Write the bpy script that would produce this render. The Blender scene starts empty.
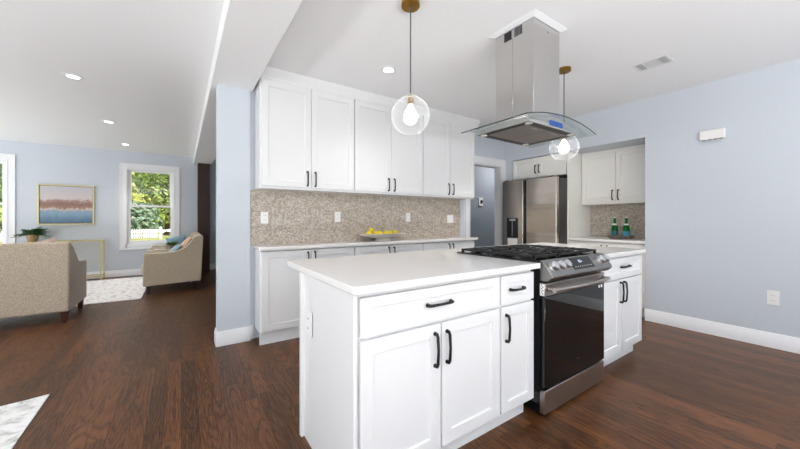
import bpy, math, random
from math import sin, cos, pi, radians
from mathutils import Vector, Matrix
random.seed(7)
S = bpy.context.scene
COL = S.collection

# ---------------------------------------------------------------- camera
cam = bpy.data.cameras.new('camera'); cam_o = bpy.data.objects.new('camera', cam); COL.objects.link(cam_o)
cam.sensor_width = 36.0; cam.lens = 36.0 * 319.6 / 800.0; cam.shift_y = -5.1 / 800.0
cam.clip_start = 0.05; cam.clip_end = 200
cam_o.location = (0, 0, 1.17)
cam_o.rotation_euler = (radians(90), 0, radians(55.641 - 90))
S.camera = cam_o

# ---------------------------------------------------------------- world, sun, daylight, added fills, exposure
W = bpy.data.worlds.new('world'); S.world = W; W.use_nodes = True
wn = W.node_tree
bg = wn.nodes['Background']
sky = wn.nodes.new('ShaderNodeTexSky'); sky.sky_type = 'NISHITA'; sky.sun_disc = False
sky.sun_elevation = radians(50); sky.sun_rotation = radians(200); sky.dust_density = 2.0
wn.links.new(sky.outputs[0], bg.inputs[0]); bg.inputs[1].default_value = 0.12

def light(name, typ, loc, rot, energy, color=(1, 1, 1), **kw):
    d = bpy.data.lights.new(name, typ); d.energy = energy; d.color = color
    for k, v in kw.items(): setattr(d, k, v)
    o = bpy.data.objects.new(name, d); COL.objects.link(o); o.location = loc; o.rotation_euler = rot
    return o
light('sun', 'SUN', (0, -20, 30), (radians(42), 0, radians(15)), 5.5, (1, .96, .88), angle=radians(1))
# added fill lights inside the room, out of view, aimed up at the ceiling
FILL_COL = (0.93, 0.965, 1.0)
light('ceiling_fill_back', 'AREA', (-0.4, -2.70, .6), (radians(171), 0, 0), 415, FILL_COL, shape='RECTANGLE', size=6.4, size_y=.8)
light('ceiling_fill_side', 'AREA', (-4.70, 0.6, .6), (radians(171), 0, radians(-90)), 250, FILL_COL, shape='RECTANGLE', size=5.5, size_y=.8)
light('ceiling_fill_living', 'AREA', (-4.70, 6.3, .6), (radians(166), 0, radians(-90)), 100, FILL_COL, shape='RECTANGLE', size=3.0, size_y=.8)
light('hall_fill', 'AREA', (5.6, 4.0, 2.5), (0, 0, 0), 17, (1, .97, .94), shape='DISK', size=.4)  # unseen fill added to lift the dark hallway
for wx in (-2.967, -.54): light('daylight_window', 'AREA', (wx, 9.35, 2.95), (radians(-48), 0, 0), 75, (.95, .98, 1), shape='RECTANGLE', size=1.5, size_y=.9)
S.view_settings.view_transform = 'Standard'; S.view_settings.look = 'None'
S.view_settings.gamma = 1.0; S.view_settings.use_curve_mapping = False
S.view_settings.exposure = 0.1

# ---------------------------------------------------------------- materials
def lin(h):
    h = h.lstrip('#'); c = [int(h[i:i+2], 16) / 255 for i in (0, 2, 4)]
    return tuple(x / 12.92 if x <= .04045 else ((x + .055) / 1.055) ** 2.4 for x in c) + (1,)
def mat(name, hexc, rough=.5, metal=0.0, **kw):
    m = bpy.data.materials.new(name); m.use_nodes = True
    b = m.node_tree.nodes['Principled BSDF']
    b.inputs['Base Color'].default_value = lin(hexc); b.inputs['Roughness'].default_value = rough; b.inputs['Metallic'].default_value = metal
    for k, v in kw.items(): b.inputs[k].default_value = v
    return m
class N:
    """short-hand for building node trees"""
    def __init__(s, m): s.t = m.node_tree; s.b = s.t.nodes.get('Principled BSDF')
    def n(s, typ, ins=None, **kw):
        x = s.t.nodes.new('ShaderNode' + typ)
        for k, v in kw.items(): setattr(x, k, v)
        for k, v in (ins or {}).items():
            if isinstance(v, bpy.types.NodeSocket): s.t.links.new(v, x.inputs[k])
            else: x.inputs[k].default_value = v
        return x
    def math(s, op, a, b=0.0): return s.n('Math', {0: a, 1: b}, operation=op).outputs[0]
    def mix(s, f, a, b): return s.n('MixRGB', {0: f, 1: a, 2: b}).outputs[0]
    def ramp(s, f, stops):
        r = s.n('ValToRGB', {0: f}); e = r.color_ramp.elements
        while len(e) < len(stops): e.new(.5)
        for q, (p, c) in zip(e, stops): q.position = p; q.color = lin(c) if isinstance(c, str) else (c, c, c, 1)
        return r.outputs[0]
    def obj(s): return s.n('TexCoord').outputs['Object']
    def scale(s, v, sc): return s.n('Mapping', {'Vector': v, 'Scale': sc}).outputs[0]
    def noise(s, v, sc, det=2.0, rough=.5, dist=0.0):
        return s.n('TexNoise', {'Vector': v, 'Scale': sc, 'Detail': det, 'Roughness': rough, 'Distortion': dist}).outputs[0]
    def set(s, k, v): s.t.links.new(v, s.b.inputs[k])
    def bump(s, h, strength, dist=.01):
        s.set('Normal', s.n('Bump', {'Strength': strength, 'Distance': dist, 'Height': h}).outputs[0])

def m_paint(name, hexc, rough=.55, bump=.05):
    m = mat(name, hexc, rough); k = N(m); k.bump(k.noise(k.obj(), 90, 2), bump, .004); return m
M = {}
M['wall'] = m_paint('pale_blue_wall_paint', '#ccd2d9', .6)
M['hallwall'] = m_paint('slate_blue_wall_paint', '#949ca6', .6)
M['ceil'] = m_paint('ceiling_paint', '#f3f3f3', .75)
M['trim'] = mat('white_trim_paint', '#eeeeef', .35)
M['cab'] = mat('white_cabinet_paint', '#e9e9e9', .36)
M['plastic'] = mat('white_plastic', '#efefec', .3)
M['cream'] = mat('cream_cabinet_paint', '#efede6', .38)
M['black'] = mat('black_metal', '#0f0f10', .42, .2)
M['iron'] = mat('cast_iron', '#17181a', .5, .2)
M['blackgloss'] = mat('black_oven_glass', '#060606', .04)
M['darkplastic'] = mat('dark_plastic', '#191b1f', .25)
M['brass'] = mat('brass', '#a07a35', .28, 1.0)
M['goldpaint'] = mat('gold_painted_metal', '#cdbf88', .35, .5)
M['cord'] = mat('grey_cord', '#4a4a4c', .5)
M['darkwood'] = mat('dark_stained_post', '#3a2019', .5)
M['legwood'] = mat('red_brown_leg', '#4a2014', .35)
M['blackleg'] = mat('black_leg', '#15100d', .4)
M['lemon'] = mat('lemon_peel', '#efd52a', .4)
M['stonebowl'] = mat('pale_stone', '#d2ccc2', .5)
M['paper'] = mat('white_paper', '#efefe9', .6)
M['bluelabel'] = mat('blue_label', '#3f93b5', .5)
M['teallabel'] = mat('teal_label', '#2f6f7c', .5)
M['greenglass'] = mat('green_bottle_glass', '#1f7d36', .06, **{'Transmission Weight': .35, 'IOR': 1.2})
M['silver'] = mat('silver_foil', '#cfd6cf', .3, .7)
M['knob'] = mat('satin_steel_knob', '#d9d9da', .28, 1.0)
M['pot'] = mat('tan_ceramic', '#b89c78', .6)
M['greypot'] = mat('taupe_planter', '#8d8172', .6)
M['bark'] = mat('bark', '#4b3f36', .9)
M['white_out'] = mat('white_fence_paint', '#f4f4f4', .5)
M['vent'] = mat('vent_metal', '#e6e5e4', .4)
M['dark'] = mat('dark_void', '#2c2c2e', .8)
M['book'] = mat('white_book', '#f0eeea', .5)
M['baffle'] = mat('baffle_filter_steel', '#aaa39e', .42, .75)
M['film'] = mat('blue_display_film', '#27509a', .25)

def steel(name, hexc, rough, sc=(3, 3, 240), bump=.06, wav=None):
    m = mat(name, hexc, rough, 1.0); k = N(m)
    h = k.noise(k.scale(k.obj(), sc), 1.0, 3)
    k.set('Roughness', k.n('MapRange', {0: h, 3: rough - .06, 4: rough + .08}).outputs[0])
    if wav:
        h2 = k.noise(k.scale(k.obj(), wav), 1.0, 1)
        h = h2
        k.bump(h, bump, .03)
    else: k.bump(h, bump, .002)
    return m
M['hoodsteel'] = steel('brushed_hood_steel', '#cbc9c7', .2, (240, 240, 3))
M['steel'] = steel('brushed_range_steel', '#b5aea7', .3, (3, 240, 240))
M['panelsteel'] = steel('range_panel_steel', '#8f8d8a', .32, (3, 240, 240))
M['fridge'] = steel('fridge_steel', '#c6beb4', .2, (240, 3, 240), .45, (.5, .8, 7))
M['fridgeside'] = mat('fridge_side', '#4d4b49', .4, .6)

def m_thin_glass(name, tint=(1, 1, 1, 1), r=1.45, rough=.0, haze=0.0, p=4.0):
    m = bpy.data.materials.new(name); m.use_nodes = True; t = m.node_tree; t.nodes.clear()
    k = N(m)
    fc = k.n('LayerWeight', {'Blend': .5}).outputs['Facing']
    fr = k.math('ADD', .022, k.math('MULTIPLY', k.math('POWER', fc, p), r))
    tr = k.n('BsdfTransparent', {0: tint}).outputs[0]; gl = k.n('BsdfGlossy', {0: (1, 1, 1, 1), 'Roughness': rough}).outputs[0]
    mx = k.n('MixShader', {0: fr, 1: tr, 2: gl}).outputs[0]
    if haze:
        df = k.n('MixShader', {0: .5, 1: k.n('BsdfDiffuse', {0: (.95, .95, .95, 1)}).outputs[0], 2: k.n('BsdfTranslucent', {0: (.95, .95, .95, 1)}).outputs[0]}).outputs[0]
        hz = k.math('ADD', haze, k.math('MULTIPLY', k.math('POWER', fc, 5.0), .35))
        mx = k.n('MixShader', {0: hz, 1: mx, 2: df}).outputs[0]
    o = k.n('OutputMaterial', {0: mx}); return m
M['pane'] = m_thin_glass('window_glass', (.97, .99, .98, 1), .4, p=5.0)
M['globe'] = m_thin_glass('clear_globe_glass', (.985, .988, .99, 1), .45, haze=.035, p=3.0)
M['hoodglass'] = m_thin_glass('tinted_canopy_glass', (.92, .95, .945, 1), .6)
M['glassedge'] = mat('dark_glass_edge', '#1d2a28', .15)

def m_emit(name, col, strength):
    m = bpy.data.materials.new(name); m.use_nodes = True; b = m.node_tree.nodes['Principled BSDF']
    b.inputs['Base Color'].default_value = (1, 1, 1, 1)
    b.inputs['Emission Color'].default_value = col; b.inputs['Emission Strength'].default_value = strength; return m
M['lamp'] = m_emit('lit_lens', (1, .97, .93, 1), 6.0)
M['bulb'] = m_emit('lit_bulb', (1, .97, .94, 1), 12.0)
M['led'] = m_emit('blue_clock_digits', (.05, .25, .9, 1), .7)

def m_floor():
    m = mat('oak_plank_floor', '#5a3a28', .3); k = N(m); k.b.inputs['Specular IOR Level'].default_value = .3
    v = k.obj(); sp = k.n('SeparateXYZ', {0: v}); x, y = sp.outputs[0], sp.outputs[1]
    rw = k.math('DIVIDE', x, .083); row = k.math('FLOOR', rw)
    sh = k.n('TexWhiteNoise', {'W': row}, noise_dimensions='1D').outputs[0]
    pl = k.math('ADD', k.math('DIVIDE', y, 1.15), k.math('MULTIPLY', sh, 7.3)); idx = k.math('FLOOR', pl)
    rnd = k.n('TexWhiteNoise', {'Vector': k.n('CombineXYZ', {0: row, 1: idx}).outputs[0]}, noise_dimensions='2D').outputs[0]
    # growth-ring contours, different in every plank, broken up by open pores
    gv = k.n('CombineXYZ', {0: k.math('MULTIPLY', x, 8.0), 1: k.math('MULTIPLY', y, .8), 2: k.math('MULTIPLY', rnd, 60.0)}).outputs[0]
    ring = k.math('FRACT', k.math('MULTIPLY', k.noise(gv, 1.0, 1.2, .45), 19.0))
    ring = k.math('ABSOLUTE', k.math('SUBTRACT', ring, .5))
    line = k.ramp(ring, [(0.0, 1.0), (.16, .3), (.42, 0.0)])
    pv = k.n('CombineXYZ', {0: k.math('MULTIPLY', x, 420.0), 1: k.math('MULTIPLY', y, 38.0), 2: k.math('MULTIPLY', rnd, 30.0)}).outputs[0]
    pore = k.n('MapRange', {0: k.noise(pv, 1.0, 2, .6), 1: .42, 2: .62}).outputs[0]
    line = k.math('MULTIPLY', line, k.math('ADD', .35, k.math('MULTIPLY', pore, .75)))
    fv = k.n('CombineXYZ', {0: k.math('MULTIPLY', x, 230.0), 1: k.math('MULTIPLY', y, 9.0), 2: k.math('MULTIPLY', rnd, 30.0)}).outputs[0]
    fib = k.noise(fv, 1.0, 4, .65)
    base = k.ramp(rnd, [(0, '#3d2413'), (.35, '#513018'), (.7, '#643d20'), (1, '#7a4c29')])
    blot = k.noise(k.scale(v, (5.0, 1.0, 1)), 1.0, 3)
    base = k.mix(k.n('MapRange', {0: blot, 1: .4, 2: .75, 3: 0.0, 4: .6}).outputs[0], base, lin('#33201a'))
    base = k.mix(k.n('MapRange', {0: fib, 1: .42, 2: .68, 3: 0.0, 4: .6}).outputs[0], base, lin('#8e5f38'))
    base = k.mix(k.n('MapRange', {0: fib, 1: .30, 2: .48, 3: .45, 4: 0.0}).outputs[0], base, lin('#24140c'))
    base = k.mix(k.math('MULTIPLY', line, .9), base, lin('#1a0e08'))
    fx = k.math('FRACT', rw); ex = k.math('MINIMUM', fx, k.math('SUBTRACT', 1.0, fx))
    fy = k.math('FRACT', pl); ey = k.math('MULTIPLY', k.math('MINIMUM', fy, k.math('SUBTRACT', 1.0, fy)), 13.8)
    gap = k.math('LESS_THAN', k.math('MINIMUM', ex, ey), .014)
    k.set('Base Color', k.mix(k.math('MULTIPLY', gap, .75), base, lin('#1a0f0a')))
    k.set('Roughness', k.n('MapRange', {0: fib, 3: .27, 4: .45}).outputs[0])
    h = k.math('SUBTRACT', k.math('MULTIPLY', fib, .3), k.math('ADD', k.math('MULTIPLY', line, .25), gap))
    k.bump(h, .12, .003); return m
M['floor'] = m_floor()

def m_mosaic():
    m = mat('stone_mosaic_tile', '#c0b2a2', .35); k = N(m)
    sp = k.n('SeparateXYZ', {0: k.obj()})
    uv = k.n('CombineXYZ', {0: k.math('ADD', sp.outputs[0], sp.outputs[1]), 1: sp.outputs[2]}).outputs[0]
    u, w = k.math('ADD', sp.outputs[0], sp.outputs[1]), sp.outputs[2]
    ci = k.math('FLOOR', k.math('DIVIDE', w, .0125)); 
    off = k.n('TexWhiteNoise', {'W': ci}, noise_dimensions='1D').outputs[0]
    cu = k.math('ADD', k.math('DIVIDE', u, .016), off); iu = k.math('FLOOR', cu)
    rnd = k.n('TexWhiteNoise', {'Vector': k.n('CombineXYZ', {0: iu, 1: ci}).outputs[0]}, noise_dimensions='2D').outputs[0]
    big = k.noise(k.scale(uv, (9, 16, 1)), 1.0, 3)
    f = k.math('ADD', k.math('MULTIPLY', rnd, .5), k.math('MULTIPLY', big, .5))
    c = k.ramp(f, [(.12, '#9a8b7b'), (.35, '#afa191'), (.55, '#c2b7a9'), (.8, '#d6cfc4'), (1, '#e8e4dc')])
    fu = k.math('FRACT', cu); fw = k.math('FRACT', k.math('DIVIDE', w, .0125))
    g = k.math('MAXIMUM', k.math('LESS_THAN', fu, .07), k.math('LESS_THAN', fw, .12))
    sheet = k.math('LESS_THAN', k.math('FRACT', k.math('DIVIDE', u, .305)), .012)
    g = k.math('MAXIMUM', g, sheet)
    k.set('Base Color', k.mix(k.math('MULTIPLY', g, .6), c, lin('#8b7c6f')))
    k.bump(k.math('SUBTRACT', k.math('MULTIPLY', rnd, .5), g), .25, .002); return m
M['mosaic'] = m_mosaic()

def m_quartz():
    m = mat('white_quartz', '#ece9e6', .12); k = N(m)
    n = k.noise(k.obj(), 160, 2)
    k.set('Base Color', k.ramp(n, [(.3, '#e9e7e5'), (.5, '#eceae8'), (.75, '#eeecea')])); return m
M['quartz'] = m_quartz()

def m_fabric(name, a, b, sc=330):
    m = mat(name, a, .9); k = N(m); k.b.inputs['Sheen Weight'].default_value = .2
    n = k.noise(k.obj(), sc * .5, 3, .75)
    k.set('Base Color', k.ramp(n, [(.35, a), (.62, b)])); k.bump(n, .5, .006); return m
M['tweed'] = m_fabric('oatmeal_tweed', '#93826f', '#cdbfab')
M['tweed2'] = m_fabric('beige_tweed', '#a5957e', '#cfc0a9')
M['blueslate'] = m_fabric('slate_blue_cloth', '#7d97a6', '#a9bcc6')
M['peach'] = m_fabric('peach_cloth', '#c79d7a', '#dcbb9c')
M['deepblue'] = m_fabric('sky_blue_cloth', '#5d8aa6', '#9fc0d2')
M['blush'] = m_fabric('blush_cloth', '#cdb0a0', '#e2cdc0')

def m_rug(name, light_, mid, dark, sc, lo):
    m = mat(name, light_, .95); k = N(m); v = k.obj()
    n = k.noise(k.scale(v, (sc, sc * 1.4, sc)), 1.0, 6, .68, .6)
    k.set('Base Color', k.ramp(n, [(lo, dark), (lo + .08, mid), (lo + .17, light_)]))
    k.bump(k.noise(v, 220, 2), .5, .006); return m
M['rugA'] = m_rug('faded_white_rug', '#f2eeec', '#dccfc8', '#8a7060', 15, .34)
M['rugB'] = m_rug('white_grey_rug', '#f1f0ed', '#d9d8d4', '#a3a29d', 9, .35)

def m_painting():
    m = mat('abstract_paint', '#c9c0c0', .6); k = N(m); v = k.obj()
    z = k.n('SeparateXYZ', {0: v}).outputs[2]
    n1 = k.noise(k.scale(v, (9, 1, 9)), 1.0, 5, .7); n2 = k.noise(k.scale(v, (38, 1, 38)), 1.0, 3, .7)
    h = k.math('ADD', z, k.math('MULTIPLY', k.math('SUBTRACT', n1, .5), .22))
    h = k.math('ADD', h, k.math('MULTIPLY', k.math('SUBTRACT', n2, .5), .10))
    f = k.n('MapRange', {0: h, 1: -.34, 2: .34}).outputs[0]
    k.set('Base Color', k.ramp(f, [(0, '#56708a'), (.22, '#7f9db4'), (.33, '#8ea3b3'), (.37, '#d8c3b6'), (.42, '#a07f70'), (.52, '#8d6c60'), (.62, '#a98c82'), (.66, '#cfc5c2'), (1, '#c2bfc4')]))
    return m
M['painting'] = m_painting()

def m_leaf(name, a, b, c):
    m = mat(name, b, .6); k = N(m)
    o = k.n('NewGeometry').outputs['Random Per Island']
    k.set('Base Color', k.ramp(o, [(0, a), (.5, b), (1, c)])); return m
M['leafA'] = m_leaf('light_green_leaves', '#5f7d3a', '#93ad55', '#c9cc7a')
M['leafB'] = m_leaf('green_leaves', '#3d5f33', '#6d9150', '#9db679')
M['leafC'] = m_leaf('yellow_green_leaves', '#8d9a45', '#b9bd5e', '#dcd68a')
M['leafD'] = m_leaf('blue_green_leaves', '#4d6a55', '#7f9c86', '#aebfa9')
M['fern'] = m_leaf('fern_leaves', '#16351a', '#2a5a2a', '#4b7f3f')
M['herb'] = m_leaf('herb_leaves', '#2f5a22', '#4d8232', '#7ba551')
def m_lawn():
    m = mat('lawn', '#b9b765', .9); k = N(m)
    k.set('Base Color', k.ramp(k.noise(k.obj(), 1.2, 5), [(.3, '#8f9a48'), (.6, '#c3bd70'), (.8, '#d8cf8c')])); return m
M['lawn'] = m_lawn()
def m_wood():
    m = mat('weathered_wood', '#86796a', .7); k = N(m)
    k.set('Base Color', k.ramp(k.noise(k.scale(k.obj(), (8, 60, 60)), 1.0, 4), [(.3, '#5f5448'), (.7, '#9a8d7c')])); return m
M['traywood'] = m_wood()

# ---------------------------------------------------------------- mesh builder
def root_off(p):
    off = Vector((0, 0, 0))
    while p is not None: off += p.location; p = p.parent
    return off
class MB:
    def __init__(s): s.v = []; s.f = []
    def add(s, vs, fs):
        b = len(s.v); s.v += [Vector(q) for q in vs]; s.f += [[i + b for i in f] for f in fs]; return s
    def box(s, x0, x1, y0, y1, z0, z1):
        return s.add([(x0, y0, z0), (x1, y0, z0), (x1, y1, z0), (x0, y1, z0), (x0, y0, z1), (x1, y0, z1), (x1, y1, z1), (x0, y1, z1)],
                     [(0, 3, 2, 1), (4, 5, 6, 7), (0, 1, 5, 4), (1, 2, 6, 5), (2, 3, 7, 6), (3, 0, 4, 7)])
    def prism(s, pts, axis, a, b):
        def P(p, t): return {'x': (t, p[0], p[1]), 'y': (p[0], t, p[1]), 'z': (p[0], p[1], t)}[axis]
        n = len(pts)
        return s.add([P(p, a) for p in pts] + [P(p, b) for p in pts],
                     [list(range(n))[::-1], list(range(n, 2 * n))] + [(i, (i + 1) % n, n + (i + 1) % n, n + i) for i in range(n)])
    def tube(s, path, r, n=10, cap=True, square=False):
        path = [Vector(p) for p in path]; rs = r if isinstance(r, (list, tuple)) else [r] * len(path)
        b = len(s.v); prev = None
        for i, p in enumerate(path):
            t = (path[min(i + 1, len(path) - 1)] - path[max(i - 1, 0)]).normalized()
            if prev is None:
                up = Vector((0, 0, 1)) if abs(t.z) < .9 else Vector((1, 0, 0))
                u = t.cross(up).normalized()
            else: u = (prev - t * prev.dot(t)).normalized()
            prev = u; w = t.cross(u)
            for j in range(n):
                a = 2 * pi * (j + (.5 if square else 0)) / n; s.v.append(p + (u * cos(a) + w * sin(a)) * rs[i])
        for i in range(len(path) - 1):
            for j in range(n):
                s.f.append([b + i * n + j, b + i * n + (j + 1) % n, b + (i + 1) * n + (j + 1) % n, b + (i + 1) * n + j])
        if cap:
            s.f.append([b + j for j in range(n)][::-1]); e = b + (len(path) - 1) * n; s.f.append([e + j for j in range(n)])
        return s
    def cyl(s, p0, p1, r0, r1=None, n=20): return s.tube([p0, p1], [r0, r0 if r1 is None else r1], n)
    def lathe(s, prof, n=28, c=(0, 0, 0), sx=1.0, sy=1.0, closed=False, R=None):
        b = len(s.v); c = Vector(c)
        for r, z in prof:
            for j in range(n):
                a = 2 * pi * j / n; q = Vector((r * cos(a) * sx, r * sin(a) * sy, z))
                s.v.append(c + (R @ q if R else q))
        m = len(prof)
        for i in range(m - 1 + (1 if closed else 0)):
            i2 = (i + 1) % m
            for j in range(n):
                s.f.append([b + i * n + j, b + i * n + (j + 1) % n, b + i2 * n + (j + 1) % n, b + i2 * n + j])
        if not closed:
            if prof[0][0] > 1e-6: s.f.append([b + j for j in range(n)][::-1])
            if prof[-1][0] > 1e-6: s.f.append([b + (m - 1) * n + j for j in range(n)])
        return s
    def ball(s, c, r, n=16, m=10, sc=(1, 1, 1)):
        pr = [(max(1e-7, r * sin(pi * i / m)), -r * cos(pi * i / m)) for i in range(m + 1)]
        b = len(s.v); s.lathe(pr, n)
        for i in range(b, len(s.v)): q = s.v[i]; s.v[i] = Vector((q.x * sc[0] + c[0], q.y * sc[1] + c[1], q.z * sc[2] + c[2]))
        return s
    def shaker(s, x0, x1, z0, z1, y0, t=.02, rail=.06, dep=.009, rz=None):
        rz = rail if rz is None else rz
        yf, yb = y0, y0 + t
        q = lambda a, b, c, d, y: [(a, y, c), (b, y, c), (b, y, d), (a, y, d)]
        vs = q(x0, x1, z0, z1, yf) + q(x0 + rail, x1 - rail, z0 + rz, z1 - rz, yf) + q(x0 + rail + .002, x1 - rail - .002, z0 + rz + .002, z1 - rz - .002, yf + dep) + q(x0, x1, z0, z1, yb)
        fs = []
        for i in range(4):
            j = (i + 1) % 4
            fs += [(i, j, 4 + j, 4 + i), (4 + i, 4 + j, 8 + j, 8 + i), (12 + i, 12 + j, j, i)]
        fs += [(8, 9, 10, 11), (15, 14, 13, 12)]
        return s.add(vs, fs)
    def pillow(s, w, h, t, n=14):
        b = len(s.v)
        for side in (1, -1):
            for i in range(n + 1):
                for j in range(n + 1):
                    u, v = 2 * i / n - 1, 2 * j / n - 1
                    pin = 1 - .10 * (1 - u * u) * abs(v) - 0; pin2 = 1 - .10 * (1 - v * v) * abs(u)
                    k = ((1 - abs(u) ** 2.6) * (1 - abs(v) ** 2.6)) ** .55
                    s.v.append(Vector((u * w / 2 * pin2, side * t / 2 * k, v * h / 2 * pin)))
        st = (n + 1) ** 2
        for side in (0, 1):
            for i in range(n):
                for j in range(n):
                    a = b + side * st + i * (n + 1) + j; q = [a, a + n + 1, a + n + 2, a + 1]
                    s.f.append(q[::-1] if side == 0 else q)
        return s
    def build(s, name, m, parent=None, loc=None, bevel=0.0, smooth=True, seg=2, sub=0, angle=38, local=False, weld=False):
        off = Vector((0, 0, 0)) if local else (root_off(parent) if parent else Vector(loc or (0, 0, 0)))
        me = bpy.data.meshes.new(name); me.from_pydata([tuple(q - off) for q in s.v], [], s.f)
        import bmesh
        bm = bmesh.new(); bm.from_mesh(me)
        if weld: bmesh.ops.remove_doubles(bm, verts=bm.verts, dist=1e-5)
        bmesh.ops.recalc_face_normals(bm, faces=bm.faces); bm.to_mesh(me); bm.free()
        if smooth:
            me.polygons.foreach_set('use_smooth', [True] * len(me.polygons)); me.set_sharp_from_angle(angle=radians(angle))
        me.materials.append(m if not isinstance(m, str) else M[m])
        o = bpy.data.objects.new(name, me); COL.objects.link(o)
        if parent is not None: o.parent = parent
        elif loc is not None: o.location = loc
        if bevel:
            d = o.modifiers.new('bevel', 'BEVEL'); d.width = bevel; d.segments = seg; d.limit_method = 'ANGLE'; d.angle_limit = radians(40)
            d.harden_normals = False
        if sub:
            d = o.modifiers.new('sub', 'SUBSURF'); d.levels = sub; d.render_levels = sub
        return o
def tag(o, label=None, cat=None, group=None, kind=None):
    if label: o['label'] = label
    if cat: o['category'] = cat
    if group: o['group'] = group
    if kind: o['kind'] = kind
    return o
def thing(name, label, cat, loc=(0, 0, 0), group=None, rz=0.0):
    o = bpy.data.objects.new(name, None); COL.objects.link(o); o.location = loc; o.rotation_euler = (0, 0, rz); o.empty_display_size = .1
    return tag(o, label, cat, group)
def struct(o, label=None): return tag(o, label, None, None, 'structure')
def sroot(name, loc=(0, 0, 0)):
    o = bpy.data.objects.new(name, None); COL.objects.link(o); o.location = loc; return struct(o)
def dup(root, loc, label, rz=None):
    def cp(o, p):
        c = o.copy(); COL.objects.link(c); c.parent = p
        for ch in kids.get(o.name, []): cp(ch, c)
        return c
    kids = {}
    for q in list(COL.objects):
        if q.parent is not None: kids.setdefault(q.parent.name, []).append(q)
    c = cp(root, None); c.location = loc; c['label'] = label
    if rz is not None: c.rotation_euler = (0, 0, rz)
    return c
B = lambda *a: MB().box(*a)

# ================================================================ room shell
CZ = 2.575; XW = 4.45; YB = 3.41; YF = 8.65
struct(B(-5.3, 7.0, -3.4, 8.95, -.12, 0).build('floor', 'floor'))
struct(B(-5.3, 7.0, -3.4, 8.95, CZ, CZ + .15).build('ceiling', 'ceil'))
NY0, NY1, NZ = 1.459, 3.272, 2.126
struct(MB().prism([(-3.2, 0), (NY0, 0), (NY0, NZ), (NY1, NZ), (NY1, 0), (YB + .12, 0), (YB + .12, CZ), (-3.2, CZ)], 'x', XW, XW + .12).build('wall_right', 'wall'))
wn_ = MB(); wn_.box(5.09, 5.2, NY0 - .1, NY1 + .1, 0, NZ + .1); wn_.box(XW + .12, 5.09, NY0 - .1, NY0, 0, NZ + .1); wn_.box(XW + .12, 5.09, NY1, NY1 + .1, 0, NZ + .1); wn_.box(XW + .12, 5.09, NY0, NY1, NZ, NZ + .1)
struct(wn_.build('wall_nook', 'wall'))
DX0, DX1, DZ = 3.61, 4.355, 2.038
struct(MB().prism([(.551, 0), (DX0, 0), (DX0, DZ), (DX1, DZ), (DX1, 0), (XW, 0), (XW, CZ), (.551, CZ)], 'y', YB, YB + .12).build('wall_back', 'wall'))
struct(B(.273, .551, 3.378, YB + .12, 0, 2.42).build('wall_column', 'wall'))
struct(B(.225, .573, -3.2, YF, 2.42, CZ).build('trim_1', 'ceil', bevel=.004), 'white boxed ceiling beam running past the wall cabinets')
# far living room wall with two window openings
WIN = [(-3.47, -2.464), (-1.044, -.037)]
wf = MB(); zs0, zs1 = .65, 2.23
xs = [-5.2, WIN[0][0] + .1, WIN[0][1] - .1, WIN[1][0] + .1, WIN[1][1] - .1, 3.0]
pts = [(xs[0], 0), (xs[5], 0), (xs[5], CZ), (xs[0], CZ)]
wf.box(xs[0], xs[1], YF, YF + .16, 0, CZ); wf.box(xs[2], xs[3], YF, YF + .16, 0, CZ); wf.box(xs[4], xs[5], YF, YF + .16, 0, CZ)
for i in (1, 3): wf.box(xs[i], xs[i + 1], YF, YF + .16, 0, zs0); wf.box(xs[i], xs[i + 1], YF, YF + .16, zs1, CZ)
struct(wf.build('wall_far', 'wall'))
struct(B(2.9, 3.0, YB + .12, YF, 0, CZ).build('wall_living_east', 'wall'))
# left and rear walls with tall openings for daylight
wl = MB()
for y0, y1, z0, z1 in ((-3.4, -2.2, 0, CZ), (3.4, 4.8, 0, CZ), (7.8, 8.8, 0, CZ), (-2.2, 3.4, 0, .4), (-2.2, 3.4, 2.46, CZ), (4.8, 7.8, 0, .4), (4.8, 7.8, 2.4, CZ)): wl.box(-5.3, -5.2, y0, y1, z0, z1)
struct(wl.build('wall_left', 'wall'))
wr = MB()
for x0, x1, z0, z1 in ((-5.2, -3.65, 0, CZ), (2.85, XW + .12, 0, CZ), (-3.65, 2.85, 0, .4), (-3.65, 2.85, 2.46, CZ)): wr.box(x0, x1, -3.3, -3.2, z0, z1)
struct(wr.build('wall_rear', 'wall'))
# hallway behind the doorway
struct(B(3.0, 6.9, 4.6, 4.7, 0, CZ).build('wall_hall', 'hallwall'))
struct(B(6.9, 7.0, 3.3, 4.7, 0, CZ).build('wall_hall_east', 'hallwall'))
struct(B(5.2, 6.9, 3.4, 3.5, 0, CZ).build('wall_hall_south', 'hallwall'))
# baseboards
def base_profile(y, s): return [(y, 0), (y - s * .015, 0), (y - s * .015, .105), (y - s * .010, .113), (y - s * .010, .124), (y - s * .004, .135), (y, .135)]
struct(MB().prism([p for p in base_profile(XW, 1)], 'y', -3.2, NY0).build('baseboard_right', 'trim'))
bc = MB().prism(base_profile(3.378, 1), 'x', .258, .551)
bc.prism([(.273, 0), (.258, 0), (.258, .105), (.263, .113), (.263, .124), (.269, .135), (.273, .135)], 'y', 3.378, YB + .12)
struct(bc.build('baseboard_column', 'trim'))
struct(MB().prism(base_profile(YB, 1), 'x', .553, .581).build('baseboard_back', 'trim'))
struct(MB().prism(base_profile(YF, 1), 'x', -5.2, 2.9).build('baseboard_far', 'trim'))
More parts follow.
